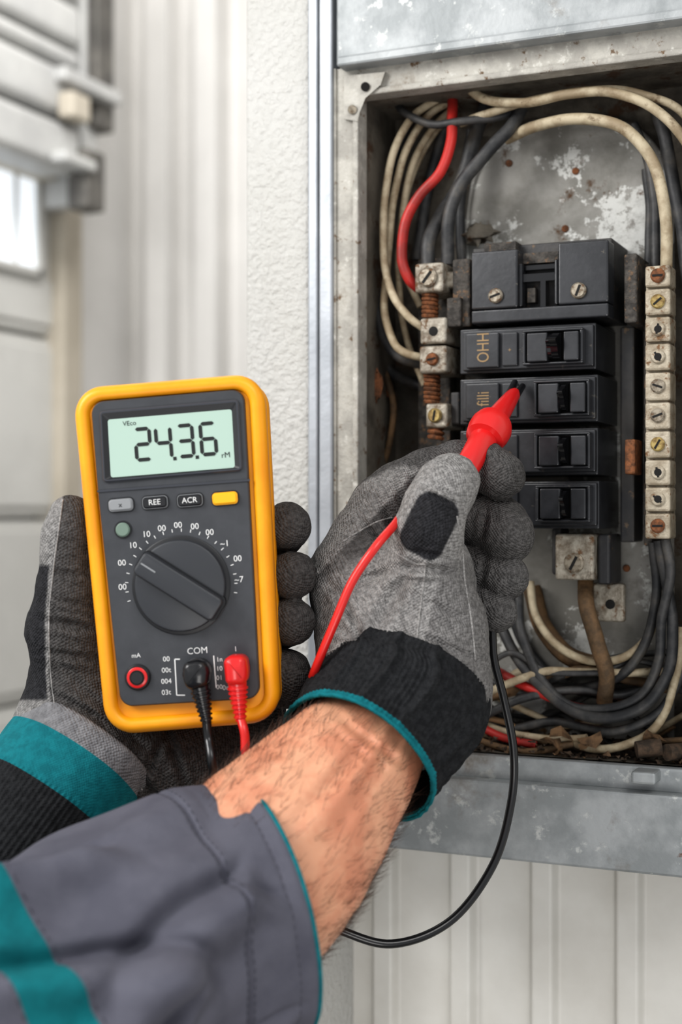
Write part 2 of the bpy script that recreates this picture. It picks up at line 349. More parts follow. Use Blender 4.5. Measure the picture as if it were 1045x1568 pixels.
wbox(mb,635,679,402,447,-.004,.03,lug_m); wbox(mb,643,684,486,526,-.004,.03,lug_m); wbox(mb,642,684,529,571,-.006,.03,lug_m); wbox(mb,652,686,617,655,-.002,.03,lug_m)
wbox(mb,676,698,415,440,.004,.03,lug_m)
wbox(mb,850,910,817,888,.004,.03,lug_m); wbox(mb,905,957,893,952,.03,.036,lug_m); wbox(mb,915,935,818,895,.01,.04,bkr2_m); wbox(mb,845,860,808,880,.01,.03,bkr2_m)
mb.make('clamp_lugs',bs,bevel=.0018,seg=3)
mb=MB()
screw(mb,656,425,-.004,.0062,ang=.9); screw(mb,664,507,-.004,.003,hole_m,slot=False,h=.0004); screw(mb,663,550,-.006,.004,rust_m,ang=.2); screw(mb,667,636,-.002,.0045,brass_m,ang=1.4)
screw(mb,880,862,.004,.0062,ang=1.1); screw(mb,935,925,.03,.003,hole_m,slot=False,h=.0004)
for (ua,va,vb) in ((659,447,486),(662,571,617),(668,655,672)):
    c0=wp(ua,va,.004); c1=wp(ua,vb,.004); c1[0]=c0[0]; n=int(abs(vb-va)/6)*12; th=np.linspace(0,2*np.pi*n/12,n)
    hp=[(c0[0]+.0044*math.cos(a),c0[1]+.0044*math.sin(a),c0[2]+(c1[2]-c0[2])*i/(n-1)) for i,a in enumerate(th)]
    tube(mb,hp,.0013,rust_m,raw=True,ns=6); cyl(mb,c0,c1,.0038,.0038,rust_m)
mb.make('terminal_screws',bs,smooth=True)
nb=empty('neutral_bus_bar',wp(1008,610,0)); mb=MB(); ms=MB()
vs_=[404,440,483,524,568,614,658,702,744,784,826]
for i in range(10):
    wbox(mb,988,1027,vs_[i]+2,vs_[i+1]-1,-.004,.014,bar_m,1008)
    m_=[rust_m,brass_m,hole_m,hole_m,screw_m,screw_m,brass_m,hole_m,hole_m,rust_m][i]
    screw(ms,1008,(vs_[i]+vs_[i+1])/2,-.004,.0042,bar_m if m_ is hole_m else m_,ang=i*.7,h=.0016)
    if m_ is hole_m: screw(ms,1008,(vs_[i]+vs_[i+1])/2,-.0056,.0022,hole_m,slot=False,h=.0002)
wbox(mb,989,1025,406,824,.0,.02,bar_m,1008)
wbox(mb,986,1000,402,836,.02,.05,darkbar_m,1008)
mb.make('bar_segments',nb,bevel=.0014,seg=2); ms.make('bar_screws',nb,smooth=True)
# ------------------------------------------------------------------ WIRING
we=empty('electrical_wiring',wp(800,300,.03))
def rw(n,seed,v0=990,v1=1145):
    r=random.Random(seed); L_=[]
    for i in range(n):
        u=r.uniform(690,760); v=r.uniform(v0,v1); y=r.uniform(.012,.045); pts=[]
        while u<1075:
            pts.append((u,min(v,1148),y)); u+=r.uniform(45,85); v+=r.uniform(-42,42); v=min(max(v,v0-30),v1); y=min(max(y+r.uniform(-.01,.01),.008),.048)
        L_.append((pts,r.uniform(.0018,.0030)))
    return L_
def wires(name,lst,mat):
    mb=MB()
    for k,(pts,r) in enumerate(lst):
        P=cr([wp(*p) for p in pts],10)
        P=np.array([p+.0011*np.array([noise.noise(Vector((p[2]*38+k*7,p[0]*38,1))),noise.noise(Vector((p[2]*38,p[0]*38+k*5,9))),noise.noise(Vector((p[2]*38,p[0]*38,k*3+20)))]) for p in P])
        tube(mb,P,r,mat,raw=True,ns=12)
    mb.make(name,we,smooth=True,ang=60)
wires('white_conductors',[
 ([(705,140,.03),(670,152,.028),(628,185,.02),(598,250,.014),(588,340,.012),(590,410,.01),(604,455,.006),(625,485,.004),(650,502,.008)],.0026),
 ([(700,150,.035),(655,178,.03),(618,240,.022),(600,330,.02),(592,420,.015),(590,480,.01),(604,525,.006),(625,543,.004),(650,549,.008)],.0026),
 ([(700,160,.04),(660,200,.035),(630,260,.03),(615,350,.03),(622,420,.03),(645,470,.03)],.0024),
 ([(690,175,.045),(650,230,.04),(622,300,.038),(610,400,.035),(618,500,.03),(650,590,.03)],.0022),
 ([(715,134,.02),(745,152,.012),(800,158,.008),(870,144,.006),(940,142,.006),(1000,165,.006),(1050,215,.01),(1090,300,.02)],.0030),
 ([(705,190,.02),(750,172,.016),(820,154,.012),(900,138,.012),(975,142,.014),(1040,170,.02),(1085,220,.03)],.0026),
 ([(775,212,.03),(820,194,.02),(880,182,.012),(940,190,.008),(985,222,.006),(1012,280,.004),(1022,340,.004),(1021,410,.008)],.0036),
 ([(812,890,.035),(820,940,.03),(850,985,.026),(905,1012,.024),(960,1005,.024),(1000,960,.03),(1010,880,.03)],.0026),
 ([(1045,960,.02),(1035,1040,.015),(1005,1110,.01),(960,1140,.008),(900,1145,.01),(850,1120,.02)],.0026),
 ([(740,1060,.04),(800,1085,.03),(860,1110,.02),(930,1100,.02),(990,1060,.02)],.0022),
 ([(720,1090,.03),(760,1115,.02),(830,1130,.015),(900,1128,.01)],.0022)]+rw(3,5,1060),wire_w)
wires('black_conductors',[
 ([(800,165,.025),(780,200,.02),(735,245,.014),(702,290,.012),(688,340,.01),(686,405,.012)],.0042),
 ([(745,160,.04),(725,220,.035),(700,290,.03),(672,335,.02),(658,370,.012),(656,410,.01)],.0046),
 ([(605,150,.03),(622,175,.02),(660,190,.016),(700,188,.014),(760,178,.02),(800,165,.03)],.0026),
 ([(575,420,.03),(578,480,.025),(590,520,.02),(612,548,.02),(645,560,.03)],.003),
 ([(720,200,.045),(712,260,.045),(706,330,.045),(708,400,.04)],.0032),
 ([(690,170,.048),(668,240,.048),(650,320,.048),(640,400,.045)],.0036),
 ([(640,165,.05),(606,240,.05),(590,330,.05),(580,450,.045)],.0028),
 ([(570,480,.045),(590,560,.045),(640,590,.04),(690,600,.04)],.0034),
 ([(970,190,.04),(990,240,.035),(1002,300,.03),(1004,410,.02)],.0028),
 ([(1000,160,.04),(1022,220,.035),(1034,290,.03),(1046,360,.03),(1060,480,.03)],.0040),
 ([(990,260,.045),(996,330,.045),(994,410,.04)],.003),
 ([(1020,826,.004),(1028,880,.006),(1014,945,.008),(1010,1010,.01),(985,1062,.01),(930,1085,.01),(870,1078,.012),(825,1035,.016),(798,965,.02),(795,910,.03)],.003),
 ([(1010,826,.01),(1022,900,.012),(1032,960,.01),(1022,1030,.008),(990,1078,.006),(930,1100,.006),(870,1085,.01),(800,1020,.02),(770,960,.03)],.0034),
 ([(1000,830,.02),(1006,900,.02),(990,980,.022),(955,1030,.022),(900,1052,.03),(840,1050,.035)],.003),
 ([(720,1100,.03),(770,1118,.025),(850,1105,.02),(940,1120,.012),(1010,1090,.012),(1050,1020,.02)],.0028),
 ([(775,905,.045),(800,980,.045),(850,1040,.042),(920,1062,.04),(1000,1050,.04),(1060,1000,.04)],.0034)]+rw(6,11,1030),wire_b)
wires('brown_cables',[
 ([(898,888,.03),(900,930,.02),(915,985,.016),(930,1030,.018),(925,1075,.025)],.0050),
 ([(815,900,.045),(832,960,.04),(865,1000,.035),(915,1020,.035)],.0060),
 ([(566,545,.045),(590,570,.04),(602,620,.035),(600,670,.035),(585,715,.04)],.0022),
 ([(700,1120,.02),(760,1142,.01),(820,1150,.008),(880,1140,.01)],.0022)]+rw(4,23,1050),wire_br)
wires('red_conductors',[
 ([(692,138,.03),(694,175,.02),(692,215,.012),(675,262,.006),(642,302,.004),(620,345,.002),(616,395,.002),(626,425,.004),(640,440,.01)],.0034),
 ([(765,1030,.03),(800,1048,.02),(850,1070,.015),(890,1085,.02),(950,1088,.03)],.003),
 ([(720,1105,.02),(770,1128,.012),(820,1142,.012)],.0026)],wire_r)
mb=MB()
def blob(mb,c,r,mat,sq=(1,1,1)):
    n0=7; vs=[]
    for i in range(n0):
        th=math.pi*(i+.5)/n0
        for j in range(10):
            a=2*math.pi*j/10; k=r*(1+.7*noise.noise(Vector((c[0]*900+math.cos(a)*2,c[2]*900+math.sin(a)*2,i*.9))))
            vs.append((c[0]+k*sq[0]*math.sin(th)*math.cos(a),c[1]+k*sq[1]*math.sin(th)*math.sin(a),c[2]+k*sq[2]*math.cos(th)))
    mb.add(vs,grid_faces(n0,10)+[list(range(10)),[(n0-1)*10+i for i in range(10)][::-1]],mat)
def flake(mb,c,r,mat):
    n=7; R=Matrix.Rotation(random.uniform(0,6),3,'Z')@Matrix.Rotation(random.uniform(-.9,.9),3,'X')@Matrix.Rotation(random.uniform(-.5,.5),3,'Y')
    P=[]
    for i in range(n):
        a=2*math.pi*i/n; k=r*random.uniform(.5,1.2); P.append((k*math.cos(a),k*.7*math.sin(a),r*.35*math.sin(a*2)))
    P=[tuple(Vector(c)+R@Vector(p)) for p in P]; top=Vector(c)+R@Vector((0,0,r*.25)); bot=Vector(c)-R@Vector((0,0,r*.15))
    mb.add(P+[tuple(top),tuple(bot)],[(i,(i+1)%n,n) for i in range(n)]+[((i+1)%n,i,n+1) for i in range(n)],mat)
for i in range(420):
    x=random.uniform(wx(690,.02),wx(1075,.02)); y=random.uniform(-.001,.052); r=random.choice([.0010,.0015,.0022,.0032])*random.uniform(.8,1.4)
    flake(mb,(x,y,zb_i+.001+random.random()**2*.009),r,random.choice([debris_m,debris_m,debris_m,leaf_m]))
for u,v in ((862,1124),(848,1136),(905,1132),(1000,1128)): flake(mb,wp(u,v,.006),.0085,leaf_m)
cyl(mb,wp(975,1148,.0),wp(1012,1143,.006),.005,.0055,debris_m); cyl(mb,wp(1022,1152,.0),wp(1050,1150,.01),.005,.005,debris_m)
mb.make('rust_debris',None,smooth=True,ang=30)
mb=MB(); blob(mb,wp(575,588,.02),.006,rust_m,(.8,.2,1.6)); blob(mb,wp(590,600,.04),.004,rust_m,(1.2,.3,.8)); blob(mb,wp(735,358,.04),.007,inner_m,(1.6,.5,.9)); mb.make('rust_tag',ep,smooth=True)
# ------------------------------------------------------------------ MULTIMETER
MZ=.735; S=MZ/f; RO=math.radians(4.7)
def M(u,v):
    a,b=u-270,-(v-848); c,s=math.cos(-RO),math.sin(-RO); return np.array([a*c-b*s,a*s+b*c])
yaw=math.radians(-4)
base=Matrix(((Rv[0],0,-Fv[0],0),(Rv[1],0,-Fv[1],0),(0,1,0,0),(0,0,0,1)))
MM=Matrix.Translation(Vector(cam(270,848,MZ)))@base@Matrix.Rotation(yaw,4,'Y')@Matrix.Rotation(RO,4,'Z')
def MW(u,v,z=0):
    a,b=M(u,v); return np.array(MM@Vector((a*S,b*S,z*S)))
me_=bpy.data.objects.new('digital_multimeter',None); scn.collection.objects.link(me_); me_.matrix_world=MM; me_.empty_display_size=.02
def rloop(pts,rad,n=6,local=False):
    P=[np.array(p,float) if local else M(*p) for p in pts]
    A=sum(P[i][0]*P[(i+1)%len(P)][1]-P[(i+1)%len(P)][0]*P[i][1] for i in range(len(P)))
    if A<0: P=P[::-1]
    out=[]
    for i,p in enumerate(P):
        a=P[i-1]-p; b=P[(i+1)%len(P)]-p; la,lb=np.linalg.norm(a),np.linalg.norm(b); r=min(rad,la*.49,lb*.49)
        p0=p+a/la*r; p1=p+b/lb*r
        for k in range(n+1):
            t=k/n; w=.75; q0=(1-t)**2; q1=2*t*(1-t)*w; q2=t*t; out.append((q0*p0+q1*p+q2*p1)/(q0+q1+q2))
    return np.array(out)
def off(lp,d):
    T=np.roll(lp,-1,0)-np.roll(lp,1,0); T/=np.linalg.norm(T,axis=1)[:,None]+1e-9
    return lp+np.stack([T[:,1],-T[:,0]],1)*d
def rings(mb,lp,prof,mat,cap=True,capb=True):
    vs=[];n=len(lp)
    for d,z in prof:
        q=off(lp,d) if d else lp
        vs+=[(p[0]*S,p[1]*S,z*S) for p in q]
    fs=grid_faces(len(prof),n)
    if cap: fs.append([(len(prof)-1)*n+i for i in range(n)])
    if capb: fs.append(list(range(n))[::-1])
    mb.add(vs,fs,mat)
def mk(mb,name,smooth=True,ang=30): 
    o=mb.make(name,None,smooth=smooth,ang=ang); o.parent=me_; return o
OUT=[(107,594),(401,572),(428,1103),(160,1127)]
lp=rloop(OUT,46,10)
mb=MB()
rings(mb,lp,[(-12,-112),(-4,-106),(-1,-96),(-1,-60),(-4,-57),(-4,-53),(0,-50),(2,-20),(1,-10),(-2,-4),(-6,0),(-11,1),(-16,0),(-20,-4),(-22,-12)],holster_m)
mk(mb,'rubber_holster',ang=50)
FACE=[(137,615),(374,596),(382,740),(399,1068),(184,1083),(149,760)]
fl=rloop(FACE,20,8); mb=MB()
rings(mb,fl,[(0,-14),(0,-1),(-2,1)],mface_m)
for a,b in (((148,752),(384,735)),): 
    p0,p1=M(*a),M(*b); d_=p1-p0; nn=np.array([-d_[1],d_[0]])/np.linalg.norm(d_)*1.6
    q=[p0-nn,p1-nn,p1+nn,p0+nn]; rings(mb,np.array(q),[(0,0),(0,3)],bezel_m)
mk(mb,'front_face')
mb=MB()
bz=rloop([(151,629),(367,612),(373,721),(157,739)],7); lc=rloop([(164,642),(356,627),(361,716),(169,731)],4)
rings(mb,bz,[(0,0),(0,4),(-2,6),(-4,6)],bezel_m,cap=False)
vs=[tuple(p*S)+(6*S,) for p in off(bz,-4)]+[tuple(p*S)+(2.4*S,) for p in lc]; n=len(bz); mb.add(vs,grid_faces(2,n),mdark_m)
mk(mb,'display_bezel')
mb=MB(); rings(mb,lc,[(0,0),(0,2.5)],lcd_m); mk(mb,'lcd_screen',False)
mb=MB()
def seg7(c,s_,w=22,h=47,t=5.6):
    on={'2':'abged','4':'fgbc','3':'abgcd','6':'afgedc'}[s_]; x,y=M(*c)
    H,W=h/2,w/2; g=.6
    def hz(yy): return [(x-W+g,y+yy),(x-W+t*.6,y+yy+t/2),(x+W-t*.6,y+yy+t/2),(x+W-g,y+yy),(x+W-t*.6,y+yy-t/2),(x-W+t*.6,y+yy-t/2)]
    def vt(xx,y0,y1): return [(x+xx,y+y0+g),(x+xx+t/2,y+y0+t*.6),(x+xx+t/2,y+y1-t*.6),(x+xx,y+y1-g),(x+xx-t/2,y+y1-t*.6),(x+xx-t/2,y+y0+t*.6)]
    D={'a':hz(H),'g':hz(0),'d':hz(-H),'b':vt(W,0,H),'c':vt(W,-H,0),'f':vt(-W,0,H),'e':vt(-W,-H,0)}
    for k in on: mb.add([(p[0]*S,p[1]*S,3.1*S) for p in D[k]],[(5,4,3,2,1,0) if k in 'agd' else (0,1,2,3,4,5)],ink_m)
for c,s_ in (((219,680),'2'),((251,678),'4'),((285,675),'3'),((320,672),'6')): seg7(c,s_)
for c in ((268.5,702),(303,700)):
    p=M(*c); rings(mb,np.array([p+[-2.6,-2.6],p+[2.6,-2.6],p+[2.6,2.6],p+[-2.6,2.6]]),[(0,2.5),(0,3.1)],ink_m)
def mt(mb,s,u,v,size,mat,z,ang=0):
    x,y=M(u,v); text(mb,s,mat,size,lambda a,b:((x+a)*S,(y+b)*S,z*S),ang=ang)
mt(mb,'VEco',198,648,10,ink_m,3.1); mt(mb,'rM',347,697,12,ink_m,3.1)
mk(mb,'lcd_digits',False)
mb=MB()
def btn(c,w,h,mat,z1,r=5,rm=None):
    x,y=M(*c); l=rloop([(x-w/2,y-h/2),(x+w/2,y-h/2),(x+w/2,y+h/2),(x-w/2,y+h/2)],r,5,True)
    rings(mb,off(l,3),[(0,0),(0,1.8)],mdark_m); rings(mb,off(l,1),[(0,0),(0,z1-3)],rm or mat); rings(mb,l,[(0,0),(0,z1-2),(-2,z1)],mat)
btn((185,773),36,17,btn_g,8); btn((238,769),37,17,mdark_m,8,rm=btn_g); btn((292,766),37,17,mdark_m,8,rm=btn_g); btn((346,763),37,17,btn_y,8)
def circ(c,r,n=48):
    x,y=M(*c); return np.array([(x+r*math.cos(a),y+r*math.sin(a)) for a in np.linspace(0,2*np.pi,n,endpoint=False)])
rings(mb,circ((188,811),14),[(0,0),(0,1.8)],mdark_m); rings(mb,circ((188,811),11),[(0,0),(0,5),(-2,7)],btn_gr)
mk(mb,'push_buttons')
mb=MB()
rings(mb,circ((278,896),76,72),[(0,0),(0,3),(-2,4)],mdark_m)
rings(mb,circ((278,896),70,72),[(0,0),(0,12),(-1.5,15),(-4,16)],mdial_m)
x,y=M(278,896); a=math.radians(-36.5); ca,sa=math.cos(a),math.sin(a)
def rot(px,py): return (x+px*ca-py*sa,y+px*sa+py*ca)
bl=rloop([rot(-71,-19),rot(71,-19),rot(71,19),rot(-71,19)],8,5,True)
rings(mb,off(bl,3),[(0,2),(0,16.6)],mdark_m); rings(mb,bl,[(0,3),(0,28),(-1.5,31),(-4,32)],mdial_m)
tl=rloop([rot(-66,-1.2),rot(-40,-1.2),rot(-40,1.2),rot(-66,1.2)],.5,2,True); rings(mb,tl,[(0,30),(0,32.4)],btn_g)
mk(mb,'rotary_dial')
mb=MB()
for s,u,v in (('00',186,862),('00',187,899),('10',203,835),('10',224,818),('00',248,809),('00',273,804),('00',299,806),('00',322,815),('~1',345,832),('00',365,855),('~7',367,887)):
    mt(mb,s,u,v,13,label_m,1.5)
for k in range(22):
    an=math.radians(-12+k*204/21); p0=np.array([x,y])+82*np.array([math.cos(an),math.sin(an)]); q=np.array([math.cos(an),math.sin(an)]); w=np.array([-q[1],q[0]])*.6
    mb.add([tuple((p0-w)*S)+(1.4*S,),tuple((p0+q*5-w)*S)+(1.4*S,),tuple((p0+q*5+w)*S)+(1.4*S,),tuple((p0+w)*S)+(1.4*S,)],[(0,1,2,3)],label_m)
mt(mb,'COM',303,996,14,label_m,1.5); mt(mb,'mA',208,1004,10,label_m,1.5); mt(mb,'I',362,993,11,label_m,1.5)
for i,s in enumerate(('00','00t','004','03t')): mt(mb,s,255,1009+i*17,11,label_m,1.5)
for i,s in enumerate(('1n','10','01','00')): mt(mb,s,337,1009+i*14,10,label_m,1.5)
mt(mb,'REE',238,769,12,label_m,8.4); mt(mb,'ACR',292,766,12,label_m,8.4); mt(mb,'x',185,773,11,mdark_m,8.4); mt(mb,'0n',347,1052,11,label_m,1.5)
def ln(p,q,w=.9):
    p,q=M(*p),M(*q); d_=(q-p); nn=np.array([-d_[1],d_[0]])/np.linalg.norm(d_)*w
    mb.add([tuple(k*S)+(1.4*S,) for k in (p-nn,q-nn,q+nn,p+nn)],[(0,1,2,3)],label_m)
ln((276,1009),(268,1009)); ln((268,1009),(271,1064)); ln((271,1064),(284,1064)); ln((328,1003),(332,1052)); 
mk(mb,'printed_markings',False)
mb=MB()
rings(mb,circ((211,1037),20),[(0,0),(0,4),(-2,6)],mdark_m); rings(mb,circ((211,1037),16),[(0,0),(0,8),(-2,9)],redpl_m); rings(mb,circ((211,1037),11.5),[(0,0),(0,10)],hole_m); rings(mb,circ((211,1037),9),[(0,0),(0,10.6)],mdark_m)
rings(mb,circ((304,1026),20),[(0,0),(0,5),(-2,6)],mdark_m); rings(mb,circ((365,1022),20),[(0,0),(0,5),(-2,6)],mdark_m)
mk(mb,'input_jacks')
tl_=empty('black_test_lead',MW(303,1030,20)); tr_=empty('red_test_lead',MW(365,1025,20))
def plug(poly,relief,mat,par,cable_to):
    mb=MB()
    l=rloop(poly,9,5); vs=[]
    prof=[(-3,6),(0,10),(0,40),(-3,46),(-7,49)]; n=len(l)
    for d_,z in prof: vs+=[np.array(MM@Vector((p[0]*S,p[1]*S,z*S))) for p in off(l,d_)]
    mb.add(vs,grid_faces(len(prof),n)+[[(len(prof)-1)*n+i for i in range(n)],list(range(n))[::-1]],mat)
    (u0,v0),(u1,v1)=relief
    P=[MW(u0+(u1-u0)*t,v0+(v1-v0)*t,27) for t in np.linspace(0,1,60)]
    rr=[(15.5-8*t+(1.6 if (t*8)%1<.5 and t>.12 else -.8))*S for t in np.linspace(0,1,60)]
    tube(mb,P,rr,mat,raw=True,ns=20)
    o=mb.make('banana_plug',par,smooth=True,ang=45)
plug([(288,1010),(316,1004),(328,1018),(325,1046),(296,1052),(286,1036)],((311,1046),(322,1102)),blkpl_m,tl_,None)
plug([(349,1006),(358,999),(382,999),(386,1024),(383,1042),(353,1044)],((368,1040),(373,1098)),redpl_m,tr_,None)
mb=MB()
tube(mb,[MW(321,1096,27),MW(324,1125,27),cam(326,1175,.72),cam(335,1240,.74),cam(380,1330,.765),cam(445,1398,.775),cam(512,1421,.775),cam(600,1445,.775),cam(690,1410,.785),cam(755,1325,.795),cam(783,1230,.80),cam(787,1150,.80),cam(772,1070,.80),cam(757,1010,.80),cam(754,960,.80),cam(752,925,.80)],.0024,lead_b,n=12)
mb.make('lead_cable',tl_,smooth=True)
mb=MB()
tube(mb,[MW(373,1094,27),cam(375,1125,.72),cam(379,1175,.722),cam(405,1200,.745),cam(440,1140,.762),cam(468,1066,.755),cam(484,1022,.742),cam(512,955,.735),cam(540,890,.733),cam(575,838,.733),cam(604,804,.745),cam(622,780,.765),cam(650,755,.78)],.0023,lead_r,n=12)
mb.make('lead_cable',tr_,smooth=True)
mb=MB()
axp=[(680,800,.785),(712,722,.79),(733,686,.805),(740,675,.811),(742,672,.812),(748,662,.816),(753,654,.819),(756,649,.821),(757,648,.822),(764,636,.828),(776,619,.842),(786,605,.852),(789,601,.855)]
rp=[16,19,21,22,30,33,33,30,19,17,14,11,8]
pp=[cam(*p) for p in axp]; pr=[r*p[2]/f for r,p in zip(rp,axp)]
tube(mb,pp,pr,redpl_m,raw=True,ns=32)
for du in (-6,6): cyl(mb,cam(781+du*.7,612+du*.3,.846),cam(795+du,588+du*.5,.862),.0026,.0019,blkpl_m,16)
cyl(mb,cam(784,608,.85),cam(794,592,.866),.0007,.0005,screw_m,10)
mb.make('probe_handle',tr_,smooth=True,ang=50)
# ------------------------------------------------------------------ PERSON
tech=empty('electrician',cam(500,1200,.72))
def smin(a,b,k):
    h=np.maximum(k-np.abs(a-b),0)/k; return np.minimum(a,b)-h*h*k*.25
def chain(P,pts,k=.003):
    Dd=None
    for p,q in zip(pts,pts[1:]):
        a=cam(*p[:3]).astype(np.float32); b=cam(*q[:3]).astype(np.float32); ra=p[3]*p[2]/f; rb=q[3]*q[2]/f
        ab=b-a; t=np.clip(((P-a)@ab)/np.dot(ab,ab),0,1).astype(np.float32)
        e=P-a; e-=t[...,None]*ab
        dd=np.sqrt((e*e).sum(-1))-(ra+(rb-ra)*t)
        Dd=dd if Dd is None else smin(Dd,dd,k)
    return Dd
def nets(D,org,h):
    ins=D<0; c=np.zeros(np.array(D.shape)-1,np.int8)
    offs=[(i,j,k) for i in (0,1) for j in (0,1) for k in (0,1)]; nx,ny,nz_=D.shape
    for i,j,k in offs: c+=ins[i:nx-1+i,j:ny-1+j,k:nz_-1+k]
    act=np.argwhere((c>0)&(c<8)); idx=-np.ones(c.shape,np.int64); idx[tuple(act.T)]=np.arange(len(act))
    P=np.zeros((len(act),3)); W=np.zeros(len(act))
    for a in offs:
        for ax in range(3):
            if a[ax]: continue
            b=list(a); b[ax]=1; d0=D[tuple((act+a).T)]; d1=D[tuple((act+b).T)]; m=(d0<0)!=(d1<0)
            t=d0[m]/(d0[m]-d1[m]); q=np.tile(np.array(a,float),(m.sum(),1)); q[:,ax]+=t; P[m]+=q; W[m]+=1
    V=(act+P/W[:,None])*h+org; Fs=[]
    for ax in range(3):
        b,c_=(ax+1)%3,(ax+2)%3
        s0=np.take(ins,range(0,D.shape[ax]-1),ax); s1=np.take(ins,range(1,D.shape[ax]),ax)
        e=np.argwhere(s0!=s1); e=e[(e[:,b]>0)&(e[:,c_]>0)&(e[:,b]<D.shape[b]-1)&(e[:,c_]<D.shape[c_]-1)]
        def g(db,dc):
            q=e.copy(); q[:,b]+=db; q[:,c_]+=dc; return idx[tuple(q.T)]
        Q=np.stack([g(-1,-1),g(0,-1),g(0,0),g(-1,0)],1); sol=s0[tuple(e.T)]
        Q[~sol]=Q[~sol][:,::-1]; Fs.append(Q)
    return V,np.concatenate(Fs)
def sdfmesh(name,fn,bounds,h,mat,colfn=None,creases=(),disp=None,par=None,sm=2):
    lo,hi=bounds; ax=[np.arange(lo[i],hi[i],h,dtype=np.float32) for i in range(3)]
    G=np.stack(np.meshgrid(*ax,indexing='ij'),-1)
    D=fn(G)
    for c,n_,dep,w,R in creases:
        e=G-c.astype(np.float32); s=(e@n_.astype(np.float32)); r2=(e*e).sum(-1)
        D=D+dep*(np.exp(-(s/w)**2)-.45*np.exp(-((s-2.2*w)/w)**2)-.45*np.exp(-((s+2.2*w)/w)**2))*np.exp(-r2/(R*R))
    V,Fc=nets(D,np.array([a[0] for a in ax]),h)
    me=bpy.data.meshes.new(name); me.from_pydata(V.tolist(),[],Fc.tolist()); me.materials.append(mat)
    me.polygons.foreach_set('use_smooth',[True]*len(Fc))
    if colfn is not None:
        col=colfn(V); ca=me.color_attributes.new('Col','FLOAT_COLOR','POINT'); ca.data.foreach_set('color',np.c_[col,np.ones(len(V))].astype(np.float32).ravel())
    me.update(); o=bpy.data.objects.new(name,me); scn.collection.objects.link(o)
    s=o.modifiers.new('sm','SMOOTH'); s.factor=.5; s.iterations=sm
    for dd in (disp or ()):
        tx=bpy.data.textures.new(name+'_folds','CLOUDS'); tx.noise_scale=dd[1]; tx.noise_depth=1
        d_=o.modifiers.new('d','DISPLACE'); d_.texture=tx; d_.strength=dd[0]; d_.mid_level=.5; d_.texture_coords='LOCAL'
    if par: parent(o,par)
    return o,V,BVHTree.FromPolygons(V.tolist(),Fc.tolist())
def bnd(chs,pad=.012):
    A=[]; 
    for ch in chs:
        for p in ch: q=cam(*p[:3]); r=p[3]*p[2]/f; A+= [q-r,q+r]
    A=np.array(A); return A.min(0)-pad,A.max(0)+pad
def crease(u,v,z,du,dv,dep=.0016,w=.0014,R=.012):
    a=cam(u,v,z); b=cam(u+du,v+dv,z); n_=(b-a)/np.linalg.norm(b-a); return (a,n_,dep,w,R)
def capd(V,pts): return chain(V.astype(np.float32),pts)
def ss(x,a,b): t=np.clip((x-a)/(b-a),0,1); return t*t*(3-2*t)
def seams(name,bvh,lines,mat,r=.0005):
    mb=MB()
    for l in lines:
        pl=cr([(a,b,0) for a,b in l],12); P=[]
        for a,b,_ in pl:
            h=bvh.ray_cast(Vector(C),Vector(ray(a,b)))
            if h[0] is not None: P.append(np.array(h[0])+np.array(h[1])*.0001)
        if len(P)>3: tube(mb,P,r,mat,raw=True,ns=8)
    return mb.make(name,tech,smooth=True)
GR=np.array(lin((156,154,152))[:3]); DK=np.array(lin((92,90,89))[:3]); PA=np.array(lin((52,52,55))[:3]); MD=np.array(lin((118,116,115))[:3])
palm=[[(612,1068,.757,112),(590,930,.785,92)],[(640,1050,.77,100),(652,900,.79,72)],[(565,1005,.772,72),(545,880,.787,60)],
      [(680,1075,.762,58),(680,960,.762,60),(655,880,.762,54)],[(545,880,.787,58),(640,860,.80,70)]]
thumb=[(668,960,.765,58),(652,872,.76,55),(656,812,.752,52),(668,775,.752,48),(684,745,.757,45),(692,734,.761,41)]
index=[(546,882,.79,58),(556,828,.793,52),(588,772,.800,47),(612,752,.804,45),(655,726,.808,40),(700,712,.812,37),(742,714,.81,36),(768,728,.803,37)]
middle=[(610,840,.815,55),(660,800,.825,46),(728,792,.825,42),(762,802,.815,44),(778,820,.803,42)]
ring=[(620,890,.815,50),(690,866,.825,36),(745,872,.815,36),(776,884,.803,34)]
pinky=[(630,930,.81,50),(690,922,.815,32),(735,930,.808,33),(762,938,.80,31)]
fing=[thumb,index,middle,ring,pinky]
def rh(G):
    Pm=None
    for c in palm:
        d_=chain(G,c); Pm=d_ if Pm is None else smin(Pm,d_,.018)
    D=Pm
    for i,c in enumerate(fing): D=np.minimum(D,smin(Pm,chain(G,c,.004),.008 if i==0 else .004))
    return D
